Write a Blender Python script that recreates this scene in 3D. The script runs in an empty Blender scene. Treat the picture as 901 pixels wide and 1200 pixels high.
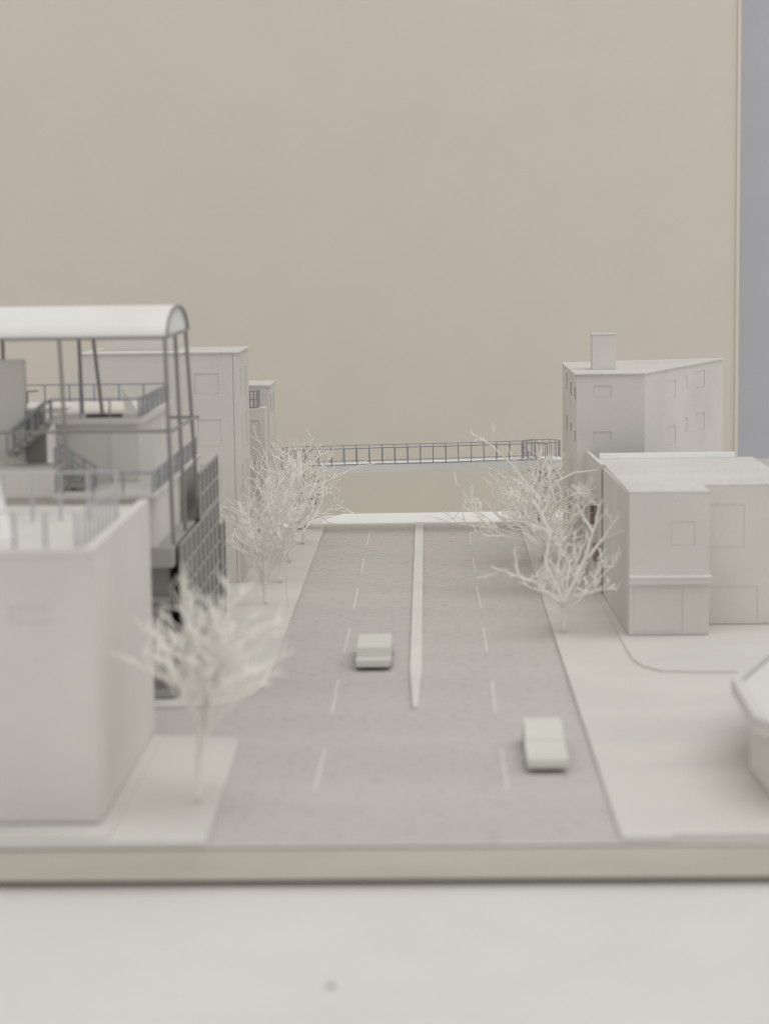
import bpy, math, random
from mathutils import Vector, Matrix

# ------------------------------------------------------------------ camera
S = 0.01                     # all measures below are centimetres on the card model
scene = bpy.context.scene
COL = scene.collection
CAM_H = 11.0
PITCH, YAW, ROLL = math.radians(7.2406), math.radians(1.2569), 0.013
fw = Vector((-math.sin(YAW)*math.cos(PITCH), math.cos(YAW)*math.cos(PITCH), -math.sin(PITCH)))
rt = Vector((math.cos(YAW), math.sin(YAW), 0))
up = rt.cross(fw)
sr = rt*math.cos(ROLL) - up*math.sin(ROLL)
su = rt*math.sin(ROLL) + up*math.cos(ROLL)
cam_d = bpy.data.cameras.new('camera')
cam = bpy.data.objects.new('camera', cam_d); COL.objects.link(cam)
m = Matrix((sr, su, -fw)).transposed().to_4x4()
m.translation = Vector((0, 0, CAM_H*S))
cam.matrix_world = m
cam_d.sensor_fit = 'VERTICAL'; cam_d.sensor_height = 36; cam_d.sensor_width = 27
cam_d.lens = 2419/1200*36
cam_d.clip_start = 0.01; cam_d.clip_end = 50
cam_d.dof.use_dof = True
cam_d.dof.focus_distance = 0.77
cam_d.dof.aperture_fstop = 21.5
scene.camera = cam

# ------------------------------------------------------------------ light
w = bpy.data.worlds.new('World'); scene.world = w; w.use_nodes = True
bg = w.node_tree.nodes['Background']
bg.inputs[0].default_value = (1.0, 0.975, 0.94, 1); bg.inputs[1].default_value = 0.66

def area(name, loc, target, size, power, color):
    d = bpy.data.lights.new(name, 'AREA'); d.shape = 'RECTANGLE'; d.size, d.size_y = size
    d.energy = power; d.color = color
    o = bpy.data.objects.new(name, d); COL.objects.link(o)
    o.location = loc
    o.rotation_euler = (Vector(target)-Vector(loc)).to_track_quat('-Z', 'Y').to_euler()
    return o
area('ceiling_light', (0.42, 0.50, 1.45), (0.0, 0.66, 0), (1.4, 1.4), 7.6, (1.0, 0.985, 0.96))
scene.view_settings.view_transform = 'Standard'
scene.view_settings.look = 'None'
scene.view_settings.gamma = 1.0
scene.cycles.filter_width = 1.1
scene.view_settings.exposure = 0.06

# ------------------------------------------------------------------ materials
def card(name, col, rough=0.75, mottle=0.05, fleck=0.25, bump=0.12, grain=1500.0, spec=0.25, stretch=(1, 1, 1), waves=False, thr=0.68):
    mt = bpy.data.materials.new(name); mt.use_nodes = True
    nt = mt.node_tree; N = nt.nodes; L = nt.links
    b = N['Principled BSDF']; b.inputs['Roughness'].default_value = rough
    b.inputs['Specular IOR Level'].default_value = spec
    tc = N.new('ShaderNodeTexCoord'); mp = N.new('ShaderNodeMapping')
    mp.inputs['Scale'].default_value = stretch
    geo = N.new('ShaderNodeNewGeometry')
    L.new(geo.outputs['Position'], mp.inputs['Vector'])
    n1 = N.new('ShaderNodeTexNoise'); n1.inputs['Scale'].default_value = 38; n1.inputs['Detail'].default_value = 5
    n2 = N.new('ShaderNodeTexNoise'); n2.inputs['Scale'].default_value = grain*0.55; n2.inputs['Detail'].default_value = 2
    n3 = N.new('ShaderNodeTexNoise'); n3.inputs['Scale'].default_value = grain; n3.inputs['Detail'].default_value = 3
    for n in (n1, n2, n3): L.new(mp.outputs[0], n.inputs['Vector'])
    r1 = N.new('ShaderNodeMapRange'); r1.inputs[1].default_value = 0.3; r1.inputs[2].default_value = 0.7
    r1.inputs[3].default_value = 1-mottle; r1.inputs[4].default_value = 1+mottle
    L.new(n1.outputs['Fac'], r1.inputs[0])
    r2 = N.new('ShaderNodeMapRange'); r2.inputs[1].default_value = thr; r2.inputs[2].default_value = thr+0.10
    r2.inputs[3].default_value = 1.0; r2.inputs[4].default_value = 1-fleck
    L.new(n2.outputs['Fac'], r2.inputs[0])
    mu = N.new('ShaderNodeMath'); mu.operation = 'MULTIPLY'
    L.new(r1.outputs[0], mu.inputs[0]); L.new(r2.outputs[0], mu.inputs[1])
    mx = N.new('ShaderNodeVectorMath'); mx.operation = 'SCALE'
    mx.inputs[0].default_value = col
    L.new(mu.outputs[0], mx.inputs['Scale'])
    L.new(mx.outputs[0], b.inputs['Base Color'])
    bp = N.new('ShaderNodeBump'); bp.inputs['Strength'].default_value = bump; bp.inputs['Distance'].default_value = 0.0004
    if waves:
        sep = N.new('ShaderNodeSeparateXYZ'); L.new(geo.outputs['Position'], sep.inputs[0])
        wv = N.new('ShaderNodeTexWave'); wv.wave_type = 'BANDS'; wv.bands_direction = 'Y'
        wv.inputs['Scale'].default_value = 36; wv.inputs['Distortion'].default_value = 1.2
        wv.inputs['Detail'].default_value = 2; wv.inputs['Detail Scale'].default_value = 0.6
        L.new(geo.outputs['Position'], wv.inputs['Vector'])
        rr = N.new('ShaderNodeMapRange'); rr.interpolation_type = 'SMOOTHSTEP'
        rr.inputs[1].default_value = 0.60; rr.inputs[2].default_value = 0.72; rr.inputs[3].default_value = 0.0; rr.inputs[4].default_value = 0.9
        L.new(sep.outputs['Y'], rr.inputs[0])
        ma = N.new('ShaderNodeMath'); ma.operation = 'MULTIPLY_ADD'
        L.new(wv.outputs['Fac'], ma.inputs[0]); L.new(rr.outputs[0], ma.inputs[1]); L.new(n3.outputs['Fac'], ma.inputs[2])
        L.new(ma.outputs[0], bp.inputs['Height'])
    else:
        L.new(n3.outputs['Fac'], bp.inputs['Height'])
    L.new(bp.outputs[0], b.inputs['Normal'])
    return mt

M = {}
M['card'] = card('white_card', (0.69, 0.675, 0.645), fleck=0.1)
M['roof'] = card('roof_card', (0.65, 0.642, 0.62), fleck=0.35, mottle=0.06, thr=0.63)
M['bright'] = card('bright_paper', (0.80, 0.805, 0.795), fleck=0.0)
M['pavement'] = card('pavement_card', (0.655, 0.645, 0.615), fleck=0.22, mottle=0.06, stretch=(0.5, 1, 1))
M['road'] = card('grey_card', (0.545, 0.525, 0.50), rough=0.8, fleck=0.34, mottle=0.045, bump=0.5, grain=2000, stretch=(0.28, 1, 1), waves=True, thr=0.60)
M['line'] = card('line_paper', (0.72, 0.705, 0.675), fleck=0.0)
M['core'] = card('foam_core', (0.65, 0.63, 0.56), mottle=0.08, stretch=(0.5, 1, 5), fleck=0.15)
M['shade_dark'] = card('board_gap_shade', (0.25, 0.22, 0.20))  # dark colour standing in for shade in the gaps of the board
M['table'] = card('table_white', (0.71, 0.705, 0.685), mottle=0.02, fleck=0.05, rough=0.55, grain=500)
M['wall'] = card('wall_beige', (0.70, 0.65, 0.585), mottle=0.015, fleck=0.0, grain=900, bump=0.05)
M['wall_edge'] = card('wall_edge', (0.72, 0.665, 0.595), mottle=0.0, fleck=0.0)
M['greywall'] = card('wall_grey', (0.59, 0.61, 0.655), mottle=0.02, fleck=0.0, grain=900, bump=0.03)
M['wire'] = card('grey_wire', (0.31, 0.325, 0.36), rough=0.5, fleck=0.0, spec=0.4, bump=0)
M['pole'] = card('brown_grey_wire', (0.30, 0.285, 0.28), rough=0.5, fleck=0.0, bump=0)
M['mesh'] = card('dark_grey_card', (0.33, 0.328, 0.317), fleck=0.0)
M['bar'] = card('mid_grey_wire', (0.37, 0.373, 0.365), fleck=0.0, bump=0)
M['black'] = card('black_card', (0.04, 0.038, 0.036), fleck=0.0)
M['greycard'] = card('light_grey_card', (0.40, 0.39, 0.37), fleck=0.0)
M['twig'] = card('bleached_twig', (0.86, 0.85, 0.80), mottle=0.12, fleck=0.15, rough=0.9)
M['car'] = card('car_card', (0.68, 0.69, 0.64), mottle=0.03, fleck=0.1)
M['bead'] = card('bead_white', (0.85, 0.84, 0.80), rough=0.3, fleck=0.0)
M['fascia'] = card('cool_paper', (0.76, 0.785, 0.79), fleck=0.0)
M['lwire'] = card('pale_wire', (0.52, 0.53, 0.54), rough=0.5, fleck=0.0, bump=0)
M['dbar'] = card('dark_bar', (0.2, 0.198, 0.19), fleck=0.0, bump=0)
M['border'] = card('border_paper', (0.90, 0.91, 0.90), fleck=0.0, mottle=0.02)
M['median'] = card('median_card', (0.72, 0.71, 0.68), fleck=0.2)
M['brown'] = card('brown_card_edge', (0.30, 0.24, 0.19), fleck=0.0)

# ------------------------------------------------------------------ mesh helpers
class MB:
    def __init__(s): s.v = []; s.f = []
    def quad(s, *p):
        i = len(s.v); s.v += [tuple(q) for q in p]; s.f.append(tuple(range(i, i+len(p)))); return s
    def box(s, x0, x1, y0, y1, z0, z1):
        return s.prism([(x0, y0), (x1, y0), (x1, y1), (x0, y1)], z0, z1)
    def prism(s, poly, z0, z1):
        n = len(poly); i = len(s.v)
        zz0 = z0 if callable(z0) else (lambda x, y: z0)
        zz1 = z1 if callable(z1) else (lambda x, y: z1)
        s.v += [(x, y, zz0(x, y)) for x, y in poly] + [(x, y, zz1(x, y)) for x, y in poly]
        s.f.append(tuple(range(i+n-1, i-1, -1))); s.f.append(tuple(range(i+n, i+2*n)))
        for k in range(n):
            j = (k+1) % n; s.f.append((i+k, i+j, i+n+j, i+n+k))
        return s
    def profile(s, pts, axis, a0, a1):
        # closed outline in two axes extruded along x ('x': pts are (y,z))
        n = len(pts); i = len(s.v)
        for a in (a0, a1):
            s.v += [(a, p, q) if axis == 'x' else (p, a, q) for p, q in pts]
        s.f.append(tuple(range(i, i+n))); s.f.append(tuple(range(i+2*n-1, i+n-1, -1)))
        for k in range(n):
            j = (k+1) % n; s.f.append((i+k, i+n+k, i+n+j, i+j))
        return s
    def tube(s, pts, radii, sides=6):
        pts = [Vector(p) for p in pts]
        if not hasattr(radii, '__len__'): radii = [radii]*len(pts)
        i = len(s.v)
        for k, p in enumerate(pts):
            d = (pts[min(k+1, len(pts)-1)]-pts[max(k-1, 0)]).normalized()
            a = d.cross(Vector((0.31, 0.17, 0.93)))
            if a.length < 0.1: a = d.cross(Vector((1, 0, 0)))
            a.normalize(); b = d.cross(a)
            for t in range(sides):
                an = 2*math.pi*t/sides
                s.v.append(tuple(p+(a*math.cos(an)+b*math.sin(an))*radii[k]))
        for k in range(len(pts)-1):
            for t in range(sides):
                u = (t+1) % sides
                s.f.append((i+k*sides+t, i+k*sides+u, i+(k+1)*sides+u, i+(k+1)*sides+t))
        s.f.append(tuple(range(i+sides-1, i-1, -1))); e = i+(len(pts)-1)*sides
        s.f.append(tuple(range(e, e+sides)))
        return s
    def sphere(s, c, r, n=12):
        i = len(s.v); rows = n//2
        for a in range(rows+1):
            th = math.pi*a/rows
            for t in range(n):
                ph = 2*math.pi*t/n
                s.v.append((c[0]+r*math.sin(th)*math.cos(ph), c[1]+r*math.sin(th)*math.sin(ph), c[2]+r*math.cos(th)))
        for a in range(rows):
            for t in range(n):
                u = (t+1) % n
                s.f.append((i+a*n+t, i+(a+1)*n+t, i+(a+1)*n+u, i+a*n+u))
        return s
    def build(s, name, mat, parent=None, smooth=False, origin=None):
        """Vertices are model centimetres; the object is placed at the middle of its underside."""
        xs, ys, zs = zip(*s.v)
        o0 = Vector(origin) if origin else Vector(((min(xs)+max(xs))/2, (min(ys)+max(ys))/2, min(zs)))
        me = bpy.data.meshes.new(name)
        me.from_pydata([((x-o0.x)*S, (y-o0.y)*S, (z-o0.z)*S) for x, y, z in s.v], [], s.f)
        me.materials.append(M[mat] if isinstance(mat, str) else mat)
        if smooth:
            for p in me.polygons: p.use_smooth = True
        me.update()
        o = bpy.data.objects.new(name, me); COL.objects.link(o)
        o['_o'] = list(o0)
        if parent is not None:
            o.parent = parent
            o.location = (o0-Vector(parent['_o']))*S
        else:
            o.location = o0*S
        return o

def tag(o, label, cat, group=None):
    o['label'] = label; o['category'] = cat
    if group: o['group'] = group
    return o
def thing(name, loc, label, cat, group=None):
    o = bpy.data.objects.new(name, None); COL.objects.link(o)
    o.empty_display_size = 0.01
    o.location = Vector(loc)*S; o['_o'] = list(loc)
    return tag(o, label, cat, group)
def structure(o, label=None, cat=None):
    o['kind'] = 'structure'
    if label: o['label'] = label
    if cat: o['category'] = cat
    return o

def wall(parent, A, B, z0, z1, holes=(), t=0.12, mat='card', recess=0.022, name='wall', ztop=None, pane='card', slits=False):
    """Card wall from A to B (outside on the right of A->B) with real window openings; panes are set back in them."""
    A = Vector((A[0], A[1])); B = Vector((B[0], B[1])); d = B-A; Lg = d.length; d /= Lg
    n = Vector((d.y, -d.x))
    us = sorted({0.0, Lg, *[h[0] for h in holes], *[h[1] for h in holes]})
    zs = sorted({z0, z1, *[h[2] for h in holes], *[h[3] for h in holes]})
    def P(u, z, dep):
        q = A+d*u-n*dep
        if ztop and z == z1: z = ztop(u)
        return (q.x, q.y, z)
    def ishole(u, z): return any(h[0] < u < h[1] and h[2] < z < h[3] for h in holes)
    nu, nz = len(us)-1, len(zs)-1
    solid = [[not ishole((us[i]+us[i+1])/2, (zs[j]+zs[j+1])/2) for j in range(nz)] for i in range(nu)]
    mb = MB()
    for i in range(nu):
        for j in range(nz):
            if not solid[i][j]: continue
            a, b, c, e = us[i], us[i+1], zs[j], zs[j+1]
            mb.quad(P(a, c, 0), P(b, c, 0), P(b, e, 0), P(a, e, 0))
            mb.quad(P(b, c, t), P(a, c, t), P(a, e, t), P(b, e, t))
            if i == 0 or not solid[i-1][j]: mb.quad(P(a, c, t), P(a, c, 0), P(a, e, 0), P(a, e, t))
            if i == nu-1 or not solid[i+1][j]: mb.quad(P(b, c, 0), P(b, c, t), P(b, e, t), P(b, e, 0))
            if j == 0 or not solid[i][j-1]: mb.quad(P(a, c, t), P(b, c, t), P(b, c, 0), P(a, c, 0))
            if j == nz-1 or not solid[i][j+1]: mb.quad(P(a, e, 0), P(b, e, 0), P(b, e, t), P(a, e, t))
    wo = mb.build(name, mat, parent)
    g = 0.004
    for (u0, u1, a, b) in holes:
        if slits: continue                 # cut slits stay open
        mb = MB()
        p = [P(u0+g, a+g, recess), P(u1-g, a+g, recess), P(u1-g, b-g, recess), P(u0+g, b-g, recess)]
        q = [P(u0+g, a+g, t-0.01), P(u1-g, a+g, t-0.01), P(u1-g, b-g, t-0.01), P(u0+g, b-g, t-0.01)]
        mb.v = p+q
        mb.f = [(0, 1, 2, 3), (7, 6, 5, 4), (0, 4, 5, 1), (1, 5, 6, 2), (2, 6, 7, 3), (3, 7, 4, 0)]
        mb.build('window', pane, wo)
    return wo

def railing(parent, pts, h, spacing, r=0.028, mat='wire', rails=(1.0, 0.08), post_r=None, jitter=0.0, rng=random.Random(3)):
    """Wire railing along a polyline: the bent rails are one wire, every upright a piece of its own."""
    mb = MB()
    for fr in rails:
        for a, b in zip(pts, pts[1:]):
            k = 5
            L = [Vector(a).lerp(Vector(b), i/k) for i in range(k+1)]
            mb.tube([(p.x, p.y, p.z+h*fr+rng.uniform(-1, 1)*jitter*(0 < i < k)) for i, p in enumerate(L)], r, 6)
    ro = mb.build('railing', mat, parent)
    for a, b in zip(pts, pts[1:]):
        a = Vector(a); b = Vector(b); n = max(1, round((b-a).length/spacing))
        for i in range(n+1):
            if i == 0 and a != Vector(pts[0]): continue
            p = a.lerp(b, i/n); l = Vector((rng.uniform(-1, 1)*jitter, rng.uniform(-1, 1)*jitter, 0))
            MB().tube([p, p+l+Vector((0, 0, h))], post_r or r, 6).build('post', mat, ro)
    return ro

# ------------------------------------------------------------------ setting
structure(MB().box(-80, 70, 8, 115, -2.8, -0.82).build('table_top', 'table'))
# free-standing beige wall behind the model, its right end showing
back = MB().prism([(-75, 87.6), (13.6, 92.0), (13.6, 94.5), (-75, 94.5)], -0.82, 75).build('back_wall', 'wall'); structure(back)
MB().box(13.6, 13.74, 91.9, 94.6, -0.82, 75).build('wall_end_trim', 'wall_edge', back)
structure(MB().box(-60, 90, 115.0, 117, -8, 95).build('far_wall', 'greywall'))

# board the model stands on
base = structure(MB().box(-16, 16, 37.42, 85.9, -0.68, -0.085).build('base_board', 'core'))
MB().box(-15.9, 15.9, 37.7, 85.6, -0.82, -0.68).build('shade_foot', 'shade_dark', base)  # recessed foot, coloured dark as the contact shadow under the board
MB().box(-15.97, 15.97, 37.46, 85.8, -0.085, -0.05).build('gap_shade_layer', 'shade_dark', base)  # dark layer painting the shadow line between facing sheet and core
MB().prism([(-16.02, 37.38), (16.02, 37.44), (16.02, 86.35), (-16.02, 85.3)], -0.05, 0.0).build('facing_sheet', 'line', base)
road = structure(MB().prism([(-15.9, 37.44), (15.9, 37.5), (15.9, 83.0), (-15.9, 82.0)], 0.002, 0.012).build('road', 'road'))

MB().prism([(-4.4, 82.42), (15.9, 83.05), (15.9, 86.3), (-3.6, 85.65), (-4.3, 83.6)], 0.004, 0.06).build('border_sheet', 'border', base)
rng = random.Random(11)
dl = [(79.99, 76.48), (73.25, 69.91), (66.69, 62.81), (59.49, 55.76), (52.14, 48.31), (44.83, 41.19)]
for x0, slope in ((-2.40, 0.0012), (1.53, 0.0003)):
    for a, b in dl:
        x = x0+slope*(a-40); j = rng.uniform(-0.02, 0.02); a += rng.uniform(-.15, .15)
        MB().prism([(x-0.022+j, b), (x+0.022+j, b), (x+0.022-j, a), (x-0.022-j, a)], 0.0125, 0.022).build('lane_marking', 'line', road)
MB().prism([(-0.44, 48.6), (-0.33, 48.6), (-0.245, 52.9), (-0.25, 82.4), (-0.57, 82.4), (-0.55, 52.9)], 0.0125, 0.11).build('median_strip', 'median', road)

def arc(cx, cy, r, a0, a1, n=6):
    return [(cx+r*math.cos(math.radians(a0+(a1-a0)*i/n)), cy+r*math.sin(math.radians(a0+(a1-a0)*i/n))) for i in range(n+1)]
T = 0.10
structure(MB().prism([(-4.22, 37.30), (-4.32, 45.3)]+arc(-4.62, 45.35, 0.28, 0, 80, 4)+[(-6.3, 45.9), (-15.9, 46.0), (-15.9, 37.24)], 0.014, T).build('sidewalk', 'pavement'))
structure(MB().prism([(-4.17, 82.2), (-4.17, 52.0), (-4.22, 51.2), (-4.4, 50.2), (-4.75, 49.45), (-5.25, 49.05), (-6.2, 48.9), (-15.9, 48.9), (-15.9, 81.95)][::-1], 0.014, T).build('sidewalk', 'pavement'))
structure(MB().prism([(3.51, 37.5), (3.6, 37.44), (4.45, 37.46), (4.48, 37.56), (15.9, 37.6), (15.9, 82.9), (3.58, 82.7), (3.5, 60)], 0.014, T).build('sidewalk', 'pavement'))
curve = [(5.2, 72), (5.26, 62), (5.32, 55.0), (5.36, 53.9), (5.55, 53.0), (5.95, 52.45), (6.6, 52.3), (7.4, 52.25), (15.8, 52.2), (15.8, 82.6), (5.2, 82.5)]
structure(MB().prism(curve, T+0.002, 0.145).build('pavement', 'pavement'))
structure(MB().prism([(-6.08, 37.5), (-6.08, 45.75), (-15.8, 45.8), (-15.8, 37.42)], T+0.002, 0.135).build('pavement', 'pavement'))

# ------------------------------------------------------------------ near left building with roof railing
b = thing('flat_roof_building', (-8.7, 42.3, 0.12), 'large plain white building with railed flat roof, cut by the left edge in front', 'building')
MB().box(-11.8, -6.6, 38.7, 45.9, 0.137, 0.165).build('floor_plate', 'card', b)
wall(b, (-12.0, 38.50), (-6.40, 38.42), 0.165, 5.34, holes=[(4.05, 4.75, 4.05, 4.38)], t=0.2)
wall(b, (-6.36, 38.43), (-6.33, 46.2), 0.165, 5.34, t=0.2)
MB().box(-12.0, -6.54, 46.0, 46.2, 0.165, 5.34).build('wall', 'card', b)
MB().box(-12.0, -6.58, 38.75, 46.0, 5.20, 5.33).build('roof', 'roof', b)
par = MB()
par.box(-12.0, -6.34, 38.40, 38.60, 5.343, 5.47).box(-6.54, -6.34, 38.60, 46.22, 5.343, 5.47)
par.build('parapet', 'card', b)
railing(b, [(-11.5, 38.85, 5.33), (-6.72, 38.85, 5.33)], 0.8, 0.62, r=0.022, post_r=0.04, mat='lwire', rails=(1.0,))
railing(b, [(-6.68, 39.35, 5.32), (-6.68, 43.6, 5.32)], 0.75, 0.52, r=0.022, post_r=0.026, mat='lwire', rails=(1.0,))
railing(b, [(-11.5, 43.7, 5.32), (-6.68, 43.7, 5.32)], 1.05, 0.62, r=0.026, post_r=0.035, mat='lwire', rails=(1.0,))

# ------------------------------------------------------------------ terraced building under the vaulted canopy
b = thing('terraced_building', (-9.0, 55.5, 0.13), 'stepped white building with wire railings under a barrel vault on thin posts', 'building')
MB().box(-12.5, -6.4, 50.1, 59.3, 0.304, 3.42).build('ground_floor', 'mesh', b)
MB().box(-12.5, -6.22, 49.3, 59.45, 3.43, 3.9).build('floor_slab', 'greycard', b)
MB().box(-12.5, -6.3, 49.7, 61.4, 0.134, 0.3).build('ground_slab', 'greycard', b)
MB().box(-12.5, -6.62, 49.4, 58.3, 3.904, 5.18).build('upper_storey', 'card', b)
MB().box(-9.0, -6.5, 48.85, 58.5, 5.184, 5.28).build('terrace_deck', 'roof', b)
MB().box(-12.5, -9.02, 49.2, 51.4, 5.184, 5.80).build('side_block', 'card', b)
MB().box(-9.4, -7.3, 51.7, 57.5, 5.284, 6.75).build('top_storey', 'card', b)
MB().box(-8.0, -7.35, 51.66, 51.697, 5.29, 6.62).build('door', 'card', b)
MB().prism([(-9.55, 51.45), (-7.15, 51.45), (-7.15, 57.6), (-11.6, 57.6), (-11.6, 55.2), (-9.55, 55.2)], 6.754, 6.9).build('roof_terrace', 'card', b)
MB().box(-12.4, -10.12, 51.5, 51.9, 5.804, 8.38).build('stair_tower', 'card', b)
MB().box(-6.9, -6.36, 50.0, 50.098, 2.45, 2.6).build('floor_band', 'greycard', b)
MB().box(-6.9, -6.36, 50.0, 50.098, 1.3, 1.42).build('floor_band', 'greycard', b)
MB().box(-10.1, -9.6, 51.48, 51.6, 5.184, 7.1).build('stair_wall', 'mesh', b)
MB().box(-8.62, -7.72, 51.75, 51.95, 6.904, 6.97).build('dark_strip', 'black', b)
railing(b, [(-9.45, 51.55, 6.9), (-7.25, 51.55, 6.9), (-7.25, 57.5, 6.9), (-11.4, 57.5, 6.9)], 0.47, 0.72, r=0.026, rails=(1.0,))
railing(b, [(-7.25, 51.7, 6.9), (-7.25, 57.4, 6.9)], 0.47, 0.42, r=0.018, rails=(0.45,))
railing(b, [(-8.75, 48.98, 5.28), (-6.6, 48.98, 5.28), (-6.6, 58.3, 5.28)], 0.5, 0.72, r=0.026, rails=(1.0,))
railing(b, [(-6.6, 49.15, 5.28), (-6.6, 58.2, 5.28)], 0.5, 0.45, r=0.018, rails=(0.45,))
def stair(parent, x0, x1, y0, y1, z0, z1, n, rail):
    so = None
    for i in range(n):
        xa = x0+(x1-x0)*i/n; xb = x0+(x1-x0)*(i+1)/n; zt = z0+(z1-z0)*(i+0.5)/n
        mb = MB().box(min(xa, xb)+0.002, max(xa, xb)-0.002, y0, y1, zt-0.14, zt)
        if so is None: so = mb.build('stair', 'mesh', parent)
        else: mb.build('step', 'mesh', so)
    for y in (y0, y1):
        mb = MB()
        for k in (1.0,):
            mb.tube([(x0, y, z0+rail*k), (x1, y, z1+rail*k)], 0.035, 6)
        for i in range(4):
            f = i/3; mb.tube([(x0+(x1-x0)*f, y, z0+(z1-z0)*f), (x0+(x1-x0)*f, y, z0+(z1-z0)*f+rail)], 0.03, 6)
        mb.build('stair_rail', 'wire', parent)
stair(b, -10.4, -9.45, 50.6, 51.4, 6.1, 6.88, 6, 0.5)
stair(b, -9.05, -8.2, 49.6, 50.4, 5.85, 5.30, 5, 0.5)
# canopy: bent sheet, end panel, posts and tie wires
def arch(y0, y1, z0, zp, off, n=18):
    out = []
    for i in range(n+1):
        a = math.pi*i/n
        out.append(((y0+y1)/2-math.cos(a)*((y1-y0)/2+off), z0+math.sin(a)*(zp-z0+off)))
    return out
o1 = arch(49.2, 53.5, 9.02, 9.68, 0.03); i1 = arch(49.2, 53.5, 9.02, 9.68, -0.03)
va = MB()
n = len(o1)
for k in range(n-1):
    for (A, B, fl) in ((o1, o1, 0), (i1, i1, 1)):
        p = [(-15.0, A[k][0], A[k][1]), (-6.2, A[k][0], A[k][1]), (-6.2, A[k+1][0], A[k+1][1]), (-15.0, A[k+1][0], A[k+1][1])]
        va.quad(*(p[::-1] if fl else p))
    for x in (-15.0, -6.2):
        va.quad((x, o1[k][0], o1[k][1]), (x, i1[k][0], i1[k][1]), (x, i1[k+1][0], i1[k+1][1]), (x, o1[k+1][0], o1[k+1][1]))
va.quad((-15, *o1[0]), (-6.2, *o1[0]), (-6.2, *i1[0]), (-15, *i1[0])).quad((-15, *o1[-1]), (-6.2, *o1[-1]), (-6.2, *i1[-1]), (-15, *i1[-1]))
roof = va.build('vaulted_roof', 'bright', b)
MB().profile([(y, z) for y, z in i1], 'x', -6.30, -6.26).build('end_panel', 'fascia', roof)
MB().tube([(-6.2, y, z) for y, z in arch(49.2, 53.5, 9.02, 9.68, 0.0)], 0.045, 6).build('arch_wire', 'pole', roof)
MB().tube([(-15, 49.2, 9.0), (-6.22, 49.2, 9.0)], 0.05, 6).build('eave_wire', 'pole', roof)
MB().tube([(-15, 53.5, 9.0), (-6.22, 53.5, 9.0)], 0.04, 6).build('eave_wire', 'pole', roof)
MB().tube([(-6.22, 49.2, 9.0), (-6.22, 53.5, 9.0)], 0.04, 6).build('eave_wire', 'pole', roof)
for p0, p1 in [((-6.25, 49.15, 9.0), (-6.27, 50.0, 3.9)), ((-6.25, 51.2, 9.0), (-6.27, 52.5, 3.9)), ((-6.25, 53.45, 9.0), (-6.14, 54.5, 3.95)),
               ((-8.78, 49.2, 9.0), (-8.72, 49.5, 5.26)), ((-11.0, 53.4, 9.0), (-11.0, 53.4, 5.2)),
               ((-9.02, 53.4, 9.0), (-8.92, 53.0, 6.88)), ((-8.66, 53.4, 9.0), (-8.40, 53.0, 6.88))]:
    MB().tube([p0, p1], 0.05, 8).build('pole', 'pole', b)
for pts in ([(-15, 49.5, 6.75), (-6.2, 49.6, 6.72), (-6.15, 54.4, 6.68)], [(-6.9, 54.3, 6.68), (-6.05, 54.3, 6.68)]):
    MB().tube(pts, 0.045, 6).build('tie_wire', 'pole', b)
# dark gridded screen on the street side
def screen(y0, y1, z0, z1, gap=()):
    p = MB().box(-6.17, -6.13, y0, y1, z0, z1).build('screen_panel', 'mesh', b)
    k = max(1, round((y1-y0)/1.05))
    for i in range(k+1):
        y = y0+(y1-y0)*i/k
        MB().box(-6.128, -6.118, y-0.17, y+0.17, z0, z1).build('bar', 'dbar', p)
    k = max(2, round((z1-z0)/0.62))
    for i in range(k+1):
        z = z0+(z1-z0)*i/k
        MB().box(-6.117, -6.10, y0, y1, z-0.045, z+0.045).build('bar', 'bar', p)
screen(50.0, 59.4, 0.304, 3.86)
screen(54.5, 59.4, 3.95, 5.15)
screen(59.8, 61.1, 0.304, 3.05)

# ------------------------------------------------------------------ tall building behind it
b = thing('tall_building', (-9.0, 69.5, 0.13), 'tall plain white block with scored windows behind the barrel vault', 'building')
Wd = [(3.80, 4.60, 6.40, 7.05), (3.87, 4.65, 4.66, 5.54), (3.92, 4.62, 3.05, 4.04), (3.94, 4.64, 1.34, 2.43)]
wall(b, (-11.45, 67.55), (-6.382, 67.5), 0.10, 7.70, holes=Wd)
Ws = []
for z0, z1 in ((6.15, 7.15), (4.55, 5.6), (3.0, 3.95), (1.3, 2.3)):
    Ws += [(0.7, 1.3, z0, z1), (1.9, 2.9, z0, z1)]
wall(b, (-6.25, 67.49), (-6.2, 71.2), 0.10, 7.70, holes=Ws)
MB().box(-11.45, -6.2, 71.2, 71.32, 0.13, 7.70).build('wall', 'card', b)
wall(b, (-14.5, 67.58), (-11.46, 67.56), 0.13, 7.2, ztop=lambda u: 4.4+u*0.92)
MB().prism([(-11.45, 67.48), (-6.16, 67.44), (-6.14, 71.36), (-11.45, 71.36)], 7.704, 7.75).build('roof', 'roof', b)
MB().box(-10.85, -8.5, 69.2, 71.2, 7.754, 8.2).build('roof_box', 'card', b)

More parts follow.
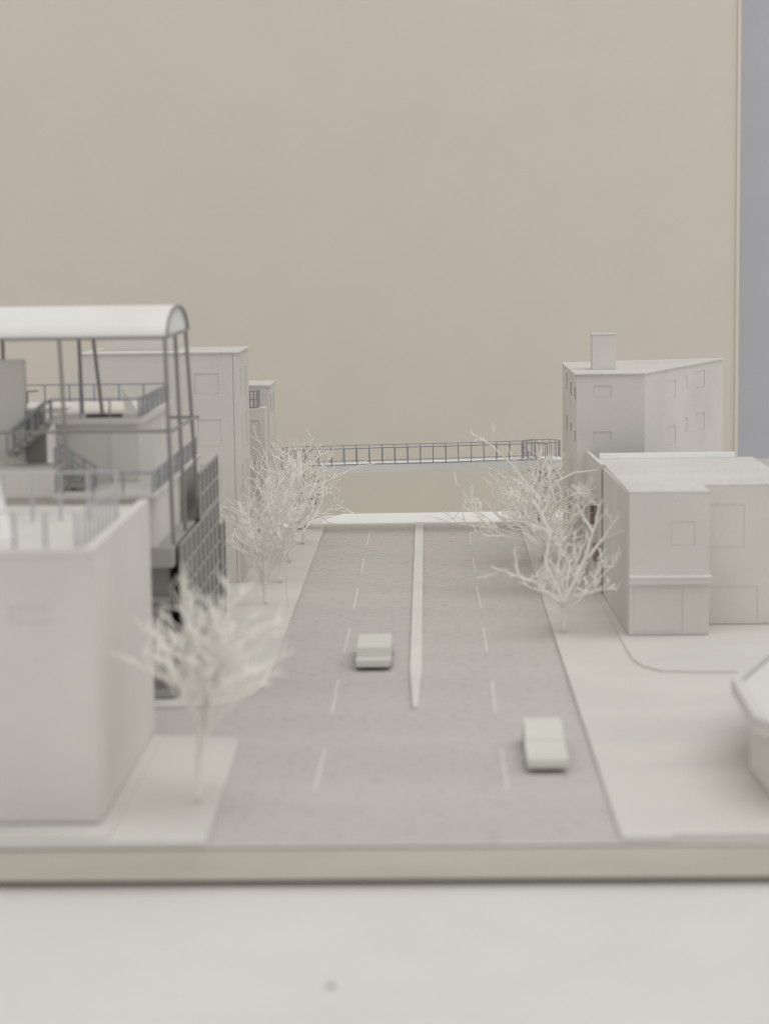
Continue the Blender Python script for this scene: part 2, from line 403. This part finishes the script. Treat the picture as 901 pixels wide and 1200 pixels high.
# narrow stepped building next to it
b = thing('narrow_building', (-6.4, 75.5, 0.13), 'narrow stepped white building with small balcony beside the tall left block', 'building')
wall(b, (-7.4, 73.5), (-5.86, 73.5), 0.13, 5.44, holes=[(1.0, 1.35, 4.2, 5.0), (1.0, 1.35, 2.6, 3.5)])
wall(b, (-5.85, 73.62), (-5.82, 74.6), 0.13, 5.44)
MB().box(-7.4, -5.86, 73.63, 74.6, 5.34, 5.43).build('balcony_floor', 'roof', b)
wall(b, (-7.4, 74.61), (-5.80, 74.61), 0.13, 6.12)
wall(b, (-5.78, 74.74), (-5.72, 77.2), 0.13, 6.12, holes=[(0.5, 0.9, 5.15, 5.8), (0.5, 0.9, 3.3, 4.1), (1.5, 1.9, 5.15, 5.8)], slits=True)
MB().box(-7.42, -5.7, 74.58, 77.25, 6.124, 6.2).build('roof', 'roof', b)
railing(b, [(-6.5, 73.56, 5.44), (-6.1, 73.56, 5.44), (-6.1, 74.5, 5.44)], 0.62, 0.14, r=0.022, rails=(1.0, 0.5, 0.05))

# ------------------------------------------------------------------ right tall building
b = thing('wedge_building', (7.5, 72.0, 0.125), 'tall white wedge-plan building with a chimney, at the right behind the low block', 'building')
front = [(0.57, 1.16, 6.07, 6.44), (0.57, 1.16, 4.51, 4.91)]
wall(b, (4.90, 68.5), (7.15, 68.5), 0.13, 6.80, holes=front)
def lerp(a, c, f): return a+(c-a)*f
ang = []
for (u0, u1, za, zb) in ((1.95, 2.75, 5.80, 6.42), (3.55, 3.85, 6.03, 6.48), (4.65, 5.55, 5.95, 6.55), (1.95, 2.75, 4.20, 4.85), (3.55, 3.85, 4.5, 5.0), (4.65, 5.55, 4.4, 5.02), (1.95, 2.75, 2.3, 3.1), (4.65, 5.55, 2.3, 3.1)):
    ang.append((u0, u1, za, zb))
wall(b, (7.155, 68.5), (10.95, 77.0), 0.13, 6.80, holes=[(u0*1.25, u1*1.25, za, zb) for u0, u1, za, zb in ang])
sl = []
for y, w_, za, zb in ((73.6, 0.10, 6.0, 6.6), (71.4, 0.10, 5.95, 6.4), (69.4, 0.11, 5.95, 6.35), (73.6, 0.1, 4.55, 5.1), (71.4, 0.1, 4.7, 5.0), (69.4, 0.1, 4.5, 4.9), (72.2, 0.1, 0.9, 2.1), (70.9, 0.1, 0.8, 1.9), (69.6, 0.1, 1.0, 1.9)):
    u = 75.3-y; sl.append((u, u+w_*6, za, zb))
wall(b, (4.91, 75.3), (4.90, 68.64), 0.13, 6.80, holes=sl, slits=True, t=0.2)
MB().prism([(4.9, 75.3), (4.92, 75.42), (10.9, 77.1), (10.95, 77.0)], 0.13, 6.8).build('wall', 'card', b)
MB().prism([(4.84, 68.42), (7.17, 68.42), (11.02, 77.02), (10.9, 77.2), (4.86, 75.45)], 6.803, 6.845).build('roof', 'roof', b)
MB().box(5.60, 6.40, 70.6, 71.4, 6.849, 8.02).build('chimney', 'card', b)
MB().box(5.58, 6.42, 70.58, 71.42, 8.023, 8.07).build('chimney_cap', 'roof', b)

# ------------------------------------------------------------------ right low building
b = thing('low_building', (8.0, 62.0, 0.125), 'low white two-storey block with a ledge and projecting box on the right pavement', 'building')
f1 = wall(b, (5.57, 57.3), (7.80, 57.3), 0.165, 4.16, holes=[(1.17, 1.83, 2.70, 3.36), (0.12, 1.5, 0.25, 1.5)], recess=0.012)
wall(b, (7.80, 57.43), (7.80, 58.85), 0.165, 4.16)
MB().prism([(5.8, 57.5), (7.6, 57.5), (7.6, 59.1), (10.2, 59.1), (10.2, 66.4), (5.7, 66.4)], 0.147, 0.165).build('floor_plate', 'card', b)
wall(b, (7.81, 58.87), (10.4, 58.87), 0.165, 4.16, holes=[(0.12, 1.2, 2.40, 3.63), (0.17, 1.6, 0.25, 1.26)], recess=0.012)
wall(b, (10.42, 59.0), (10.42, 66.6), 0.165, 4.16)
wall(b, (5.42, 64.2), (5.55, 57.43), 0.165, 4.16)
wall(b, (5.20, 69.2), (5.36, 64.35), 0.13, 4.26, holes=[(1.2, 1.9, 0.3, 1.5), (3.0, 3.6, 0.3, 1.5)])
MB().box(5.40, 5.46, 64.21, 64.34, 0.13, 4.1).build('joint_strip', 'brown', b)
MB().prism([(5.58, 57.31), (7.82, 57.29), (7.82, 58.88), (10.44, 58.88), (10.44, 66.65), (5.47, 66.65)], 4.163, 4.21).build('roof', 'roof', b)
MB().box(5.5, 9.85, 66.45, 66.62, 4.214, 4.38).build('rear_parapet', 'border', b)
MB().box(5.56, 7.83, 57.12, 57.295, 1.62, 1.80).build('ledge', 'card', b)
MB().box(5.56, 7.85, 57.08, 57.295, 1.803, 1.85).build('ledge_cap', 'bright', b)
MB().prism([(4.72, 69.0), (5.18, 69.0), (5.33, 65.2), (4.87, 65.2)], 2.85, 3.12).build('projecting_box', 'card', b)
MB().box(5.14, 5.27, 65.6, 65.75, 2.2, 2.846).build('bracket', 'brown', b)
MB().prism([(-0.1+5.25, 64.9), (5.33, 64.9), (5.33, 64.5), (5.2, 64.5)], 1.15, 1.7).build('wall_box', 'brown', b)

# ------------------------------------------------------------------ pavilion at the right edge
b = thing('pavilion', (8.7, 42.6, 0.13), 'small white pavilion with faceted overhanging roof at the right edge in front', 'building')
rp = [(6.47, 43.9), (6.37, 40.2), (7.0, 38.6), (9.5, 38.2), (11.2, 40.2), (11.2, 44.5), (9.6, 47.8), (7.95, 47.6)]
ctr = Vector((8.75, 43.0))
def ins(poly, f): return [tuple(ctr+(Vector(p)-ctr)*f) for p in poly]
wp = [(6.62, 42.2), (6.72, 40.2), (7.3, 39.0), (9.4, 38.6), (10.8, 40.4), (10.8, 44.3), (9.4, 47.2), (8.2, 47.0)]
for k in range(len(wp)):
    A, B = wp[k], wp[(k+1) % len(wp)]
    MB().prism([A, B, ins([B], 0.95)[0], ins([A], 0.95)[0]], 0.132, 1.42).build('wall', 'card', b)
MB().prism(rp, 1.42, 1.58).build('eaves_slab', 'card', b)
MB().prism(ins(rp, 0.90), 1.584, 1.66).build('roof', 'table', b)
ip = ins(rp, 0.91)
for k in range(len(rp)):
    j = (k+1) % len(rp)
    MB().prism([rp[k], rp[j], ip[j], ip[k]], 1.584, 1.74).build('roof_rim', 'roof', b)

# ------------------------------------------------------------------ footbridge
b = thing('footbridge', (-0.3, 80.6, 0.03), 'slim white footbridge with grey wire railings crossing above the road', 'footbridge')
zt = lambda x: 2.66+0.018*(x+4); zb = lambda x: 2.38+0.010*(x+4)
MB().prism([(-5.7, 80.1), (5.15, 80.1), (5.15, 81.25), (-5.7, 81.25)], lambda x, y: zt(x)-0.08, lambda x, y: zt(x)).build('deck', 'bright', b)
MB().prism([(-5.6, 80.02), (5.1, 80.02), (5.1, 80.098), (-5.6, 80.098)], lambda x, y: zb(x), lambda x, y: zt(x)-0.02).build('fascia', 'fascia', b)
MB().prism([(-5.6, 81.26), (5.1, 81.26), (5.1, 81.33), (-5.6, 81.33)], lambda x, y: zb(x), lambda x, y: zt(x)-0.02).build('fascia', 'fascia', b)
railing(b, [(-5.75, 80.06, zt(-5.75)), (4.6, 80.06, zt(4.6))], 0.64, 0.5, r=0.021, rails=(1.0, 0.04), jitter=0.015)
railing(b, [(-4.9, 81.2, zt(-4.9)), (4.2, 81.2, zt(4.2))], 0.66, 0.5, r=0.018, rails=(1.0, 0.1), jitter=0.02)
def spiral(cx, cy, top, turn):
    MB().tube([(cx, cy, 0.13), (cx, cy, top)], 0.16, 10).build('stair_column', 'greycard', b)
    st = 13; R = 0.72; ho = None; pts = []
    for i in range(st):
        a = turn*(i/st*math.radians(400))+math.radians(200); da = turn*math.radians(34); z = 0.2+(top-0.2)*(i+1)/st
        p = [(cx+0.15*math.cos(a), cy+0.15*math.sin(a)), (cx+R*math.cos(a), cy+R*math.sin(a)), (cx+R*math.cos(a+da), cy+R*math.sin(a+da)), (cx+0.15*math.cos(a+da), cy+0.15*math.sin(a+da))]
        if turn < 0: p = p[::-1]
        mb = MB().prism(p, z-0.08, z)
        if ho is None: ho = mb.build('spiral_stair', 'card', b)
        else: mb.build('step', 'card', ho)
        pts.append((cx+R*math.cos(a), cy+R*math.sin(a), z))
    mb = MB()
    for h in (0.5, 0.28): mb.tube([(x, y, z+h) for x, y, z in pts], 0.022, 6)
    for x, y, z in pts: mb.tube([(x, y, z-0.05), (x, y, z+0.5)], 0.02, 6)
    mb.build('spiral_rail', 'wire', b)
    ring = [(cx+0.74*math.cos(math.radians(t)), cy+0.74*math.sin(math.radians(t)), top) for t in range(0, 361, 20)]
    MB().prism([p[:2] for p in ring[:-1]], top-0.1, top-0.01).build('landing', 'card', b)
    mb = MB()
    for h in (0.66,): mb.tube([(x, y, z+h) for x, y, z in ring], 0.015, 6)
    for x, y, z in ring[:-1]: mb.tube([(x, y, z), (x, y, z+0.68)], 0.014, 6)
    mb.build('landing_rail', 'wire', b)
spiral(-5.05, 81.0, 2.62, 1)
spiral(4.42, 81.2, 2.78, -1)

# ------------------------------------------------------------------ trees: bleached twigs
def tree(loc, h, spread, seed, label, clear=0.28, n0=7, lean=(0, 0), thick=1.0, levels=4, r0=0.075, arms=()):
    r = random.Random(seed)
    t = thing('twig_tree', loc, label, 'tree', 'bleached twig trees along the road')
    base = Vector(loc); topz = clear*h
    tp = [base]
    for i in range(1, 6):
        f = i/5
        tp.append(base+Vector((r.uniform(-.03, .03)+lean[0]*f*topz*0.4, r.uniform(-.03, .03)+lean[1]*f*topz*0.4, topz*f)))
    MB().tube(tp, [r0*thick*(1.15-0.25*i/5) for i in range(6)], 8).build('trunk', 'twig', t, smooth=True)
    mb = MB()
    def branch(p, d, L, rad, lev):
        k = 4; pts = [p]; rr = [rad]; q = Vector(p); dd = Vector(d)
        for i in range(k):
            dd = (dd+Vector((r.uniform(-1, 1), r.uniform(-1, 1), r.uniform(-.7, .8)))*0.26).normalized()
            q = q+dd*L/k; pts.append(q.copy()); rr.append(rad*(1-0.45*(i+1)/k))
        mb.tube(pts, rr, 5 if lev < 2 else 4)
        if lev >= levels: return
        nb = r.choice((3, 4)) if lev < 2 else r.choice((2, 3, 3))
        for i in range(nb):
            f = r.uniform(0.3, 1.0) if i else 1.0
            s = pts[min(k, int(f*k+0.5))]
            side = Vector((r.uniform(-1, 1), r.uniform(-1, 1), r.uniform(-0.35, 0.8))).normalized()
            nd = (dd*0.9+side*0.75).normalized()
            branch(s, nd, L*r.uniform(0.45, 0.72), max(rad*0.64, 0.021*thick), lev+1)
    for i in range(n0):
        az = 2*math.pi*i/n0+r.uniform(-.4, .4); f = i/n0
        start = tp[3].lerp(tp[5], r.random()) if i else tp[5]
        el = math.radians(r.uniform(28, 72)) if i else math.radians(85)
        d = Vector((math.cos(az)*math.cos(el)*spread+lean[0], math.sin(az)*math.cos(el)*spread+lean[1], math.sin(el))).normalized()
        branch(start, d, h*(1-clear)*r.uniform(0.42, 0.55), r0*0.62*thick, 1)
    for pts, rad in arms:                      # the long limbs one can pick out
        P = [Vector((x, y, z)) for x, y, z in pts]
        fine = []
        for a, c in zip(P, P[1:]):
            for i in range(3): fine.append(a.lerp(c, i/3)+Vector((r.uniform(-.02, .02), r.uniform(-.02, .02), r.uniform(-.02, .02))))
        fine.append(P[-1])
        mb.tube(fine, [rad*(1-0.5*i/(len(fine)-1)) for i in range(len(fine))], 6)
        for q in fine[2::2]:
            branch(q, Vector((r.uniform(-1, 1), r.uniform(-1, 1), r.uniform(-.2, 1))).normalized(), r.uniform(0.25, 0.5), rad*0.5, levels-1)
        d = (P[-1]-P[-2]).normalized()
        for i in range(2):
            branch(fine[-1-2*i], (d+Vector((r.uniform(-.7, .7), r.uniform(-.7, .7), r.uniform(-.2, .7)))).normalized(), 0.22, rad*0.5, levels)
    mb.build('crown', 'twig', t)
    return t
tree((-4.66, 40.0, T), 4.75, 0.6, 9, 'blurred twig tree in front of the near left building corner', clear=0.33, n0=17, lean=(0.16, 0.0), thick=1.0, levels=4, r0=0.06)
tree((-5.15, 63.3, T), 3.9, 0.5, 21, 'twig tree nearest the camera in the row beside the tall left block', clear=0.2, n0=12, thick=0.85)
tree((-4.95, 67.5, T), 4.3, 0.5, 32, 'second twig tree in the left row, in front of the narrow building', clear=0.2, n0=12, thick=0.85)
tree((-4.95, 72.0, T), 4.5, 0.55, 43, 'third twig tree in the left row, before the footbridge stair', clear=0.2, n0=12, thick=0.85)
tree((-4.75, 76.5, T), 4.2, 0.7, 54, 'farthest twig tree in the left row, against the footbridge end', clear=0.22, n0=9, thick=0.85,
     arms=[([(-4.7, 76.4, 0.9), (-3.74, 76.0, 1.36), (-3.39, 76.0, 1.84), (-3.29, 76.0, 2.28)], 0.035), ([(-4.16, 76.2, 1.2), (-3.42, 76.0, 1.62), (-2.73, 76.0, 1.29)], 0.03)])
tree((3.80, 58.1, T), 3.3, 1.2, 65, 'near right twig tree beside the low building, with wide bare forks', clear=0.28, n0=9, levels=4, thick=0.85,
     arms=[([(3.75, 58.1, 0.9), (2.94, 57.9, 1.59), (2.48, 57.8, 1.79), (1.8, 57.8, 2.02)], 0.06), ([(2.48, 57.8, 1.79), (2.38, 57.8, 2.48)], 0.045),
           ([(3.8, 58.1, 0.9), (4.37, 58.2, 2.14), (4.92, 58.3, 2.75), (5.38, 58.2, 3.45)], 0.06), ([(4.37, 58.2, 2.14), (4.63, 58.1, 2.97), (4.8, 58.0, 3.75)], 0.05),
           ([(4.63, 58.1, 2.97), (4.2, 58.2, 3.68)], 0.045), ([(3.78, 58.1, 0.95), (3.3, 58.4, 2.1), (3.43, 58.5, 2.96), (3.07, 58.6, 3.7)], 0.055)])
tree((3.72, 65.5, T), 4.7, 0.75, 76, 'tall right twig tree in front of the footbridge stair', clear=0.30, n0=15, thick=0.85,
     arms=[([(3.6, 65.5, 2.4), (4.0, 65.4, 3.6), (4.6, 65.3, 3.9), (5.2, 65.3, 3.95)], 0.04), ([(3.6, 65.5, 2.9), (2.65, 65.6, 4.14), (1.97, 65.7, 4.78), (1.57, 65.7, 5.05)], 0.038)])
tree((3.9, 71.5, T), 4.2, 0.8, 87, 'farthest right twig tree, behind the tall one at the kerb', clear=0.3, n0=12, thick=0.85)

# ------------------------------------------------------------------ cars
def car(x, y, prof_body, prof_cab, wdt, label, rot=0.0):
    t = thing('model_car', (x, y, 0.012), label, 'car', 'card cars on the road')
    hw = wdt/2
    MB().profile([(y+a, 0.012+z) for a, z in prof_body], 'x', x-hw, x+hw).build('body', 'car', t)
    MB().profile([(y+a, 0.012+z) for a, z in prof_cab], 'x', x-hw+0.015, x+hw-0.015).build('cabin', 'car', t)
    Ln = max(a for a, z in prof_body)
    for a in (0.55, Ln-0.55):
        for s_ in (-1, 1):
            xa = x+s_*(hw-0.10); xb = x+s_*(hw+0.02)
            MB().tube([(xa, y+a, 0.012+0.13), (xb, y+a, 0.012+0.13)], 0.13, 12).build('wheel', 'mesh', t)
    t.rotation_euler.z = rot
    return t
car(-1.51, 53.25, [(0, .12), (2.7, .12), (2.72, .26), (2.6, .34), (0.05, .34), (0, .28)],
    [(0.24, .343), (2.55, .343), (2.38, .56), (0.30, .58)], 0.92, 'pale card car on the left carriageway beside the median')
car(2.43, 42.45, [(0, .12), (3.05, .12), (3.05, .30), (2.95, .36), (0.06, .35), (0, .28)],
    [(1.55, .363), (2.95, .363), (2.85, .56), (2.0, .57)], 0.86, 'pale card car on the right carriageway nearest the front edge', rot=-0.01)

# ------------------------------------------------------------------ small things
t = thing('bead_pin', (-4.4, 62.5, T), 'white bead on a thin pin standing among the left trees', 'pin')
MB().tube([(-4.4, 62.5, T), (-4.4, 62.5, 2.55)], 0.014, 6).build('stem', 'twig', t)
MB().sphere((-4.4, 62.5, 2.63), 0.10).build('bead', 'bead', t, smooth=True)
t = thing('wire_hook', (-11.3, 57.0, 6.9), 'tiny black T-shaped wire standing on the upper left terrace', 'wire')
MB().tube([(-11.1, 57.0, 6.9), (-11.1, 57.0, 7.22)], 0.018, 6).build('stem', 'black', t)
MB().tube([(-11.22, 57.0, 7.22), (-10.8, 57.0, 7.24)], 0.018, 6).build('crossbar', 'black', t)
mb = MB().profile([(-8.08, 7.52), (-7.98, 7.50), (-7.66, 6.905), (-7.96, 6.905)], 'y', 54.0, 54.05)
tag(mb.build('paper_scrap', 'border'), 'white triangular paper scrap on the upper terrace under the vault', 'paper')
c = MB().tube([(-1.74, 32.1, -0.815), (-1.67, 32.15, -0.80), (-1.60, 32.1, -0.815)], [0.03, 0.05, 0.03], 6)
tag(c.build('crumb', 'greycard'), 'small grey crumb lying on the white table in front of the board', 'crumb')

mb = MB()
ring = [(-8.68+0.30*math.cos(2*math.pi*i/16), 41.0+0.30*math.sin(2*math.pi*i/16)) for i in range(16)]
for i in range(16):
    a, c = ring[i], ring[(i+1) % 16]
    mb.quad((*a, 5.332), (*c, 5.332), (-8.68+(c[0]+8.68)*0.12, 41.0+(c[1]-41)*0.12, 6.55), (-8.68+(a[0]+8.68)*0.12, 41.0+(a[1]-41)*0.12, 6.55))
mb.quad(*[(-8.68+(x+8.68)*0.12, 41.0+(y-41)*0.12, 6.55) for x, y in ring]).quad(*[(x, y, 5.332) for x, y in ring[::-1]])
tag(mb.build('paper_cone', 'border', smooth=False), 'white paper cone on the near railed roof, cut by the left edge', 'cone')
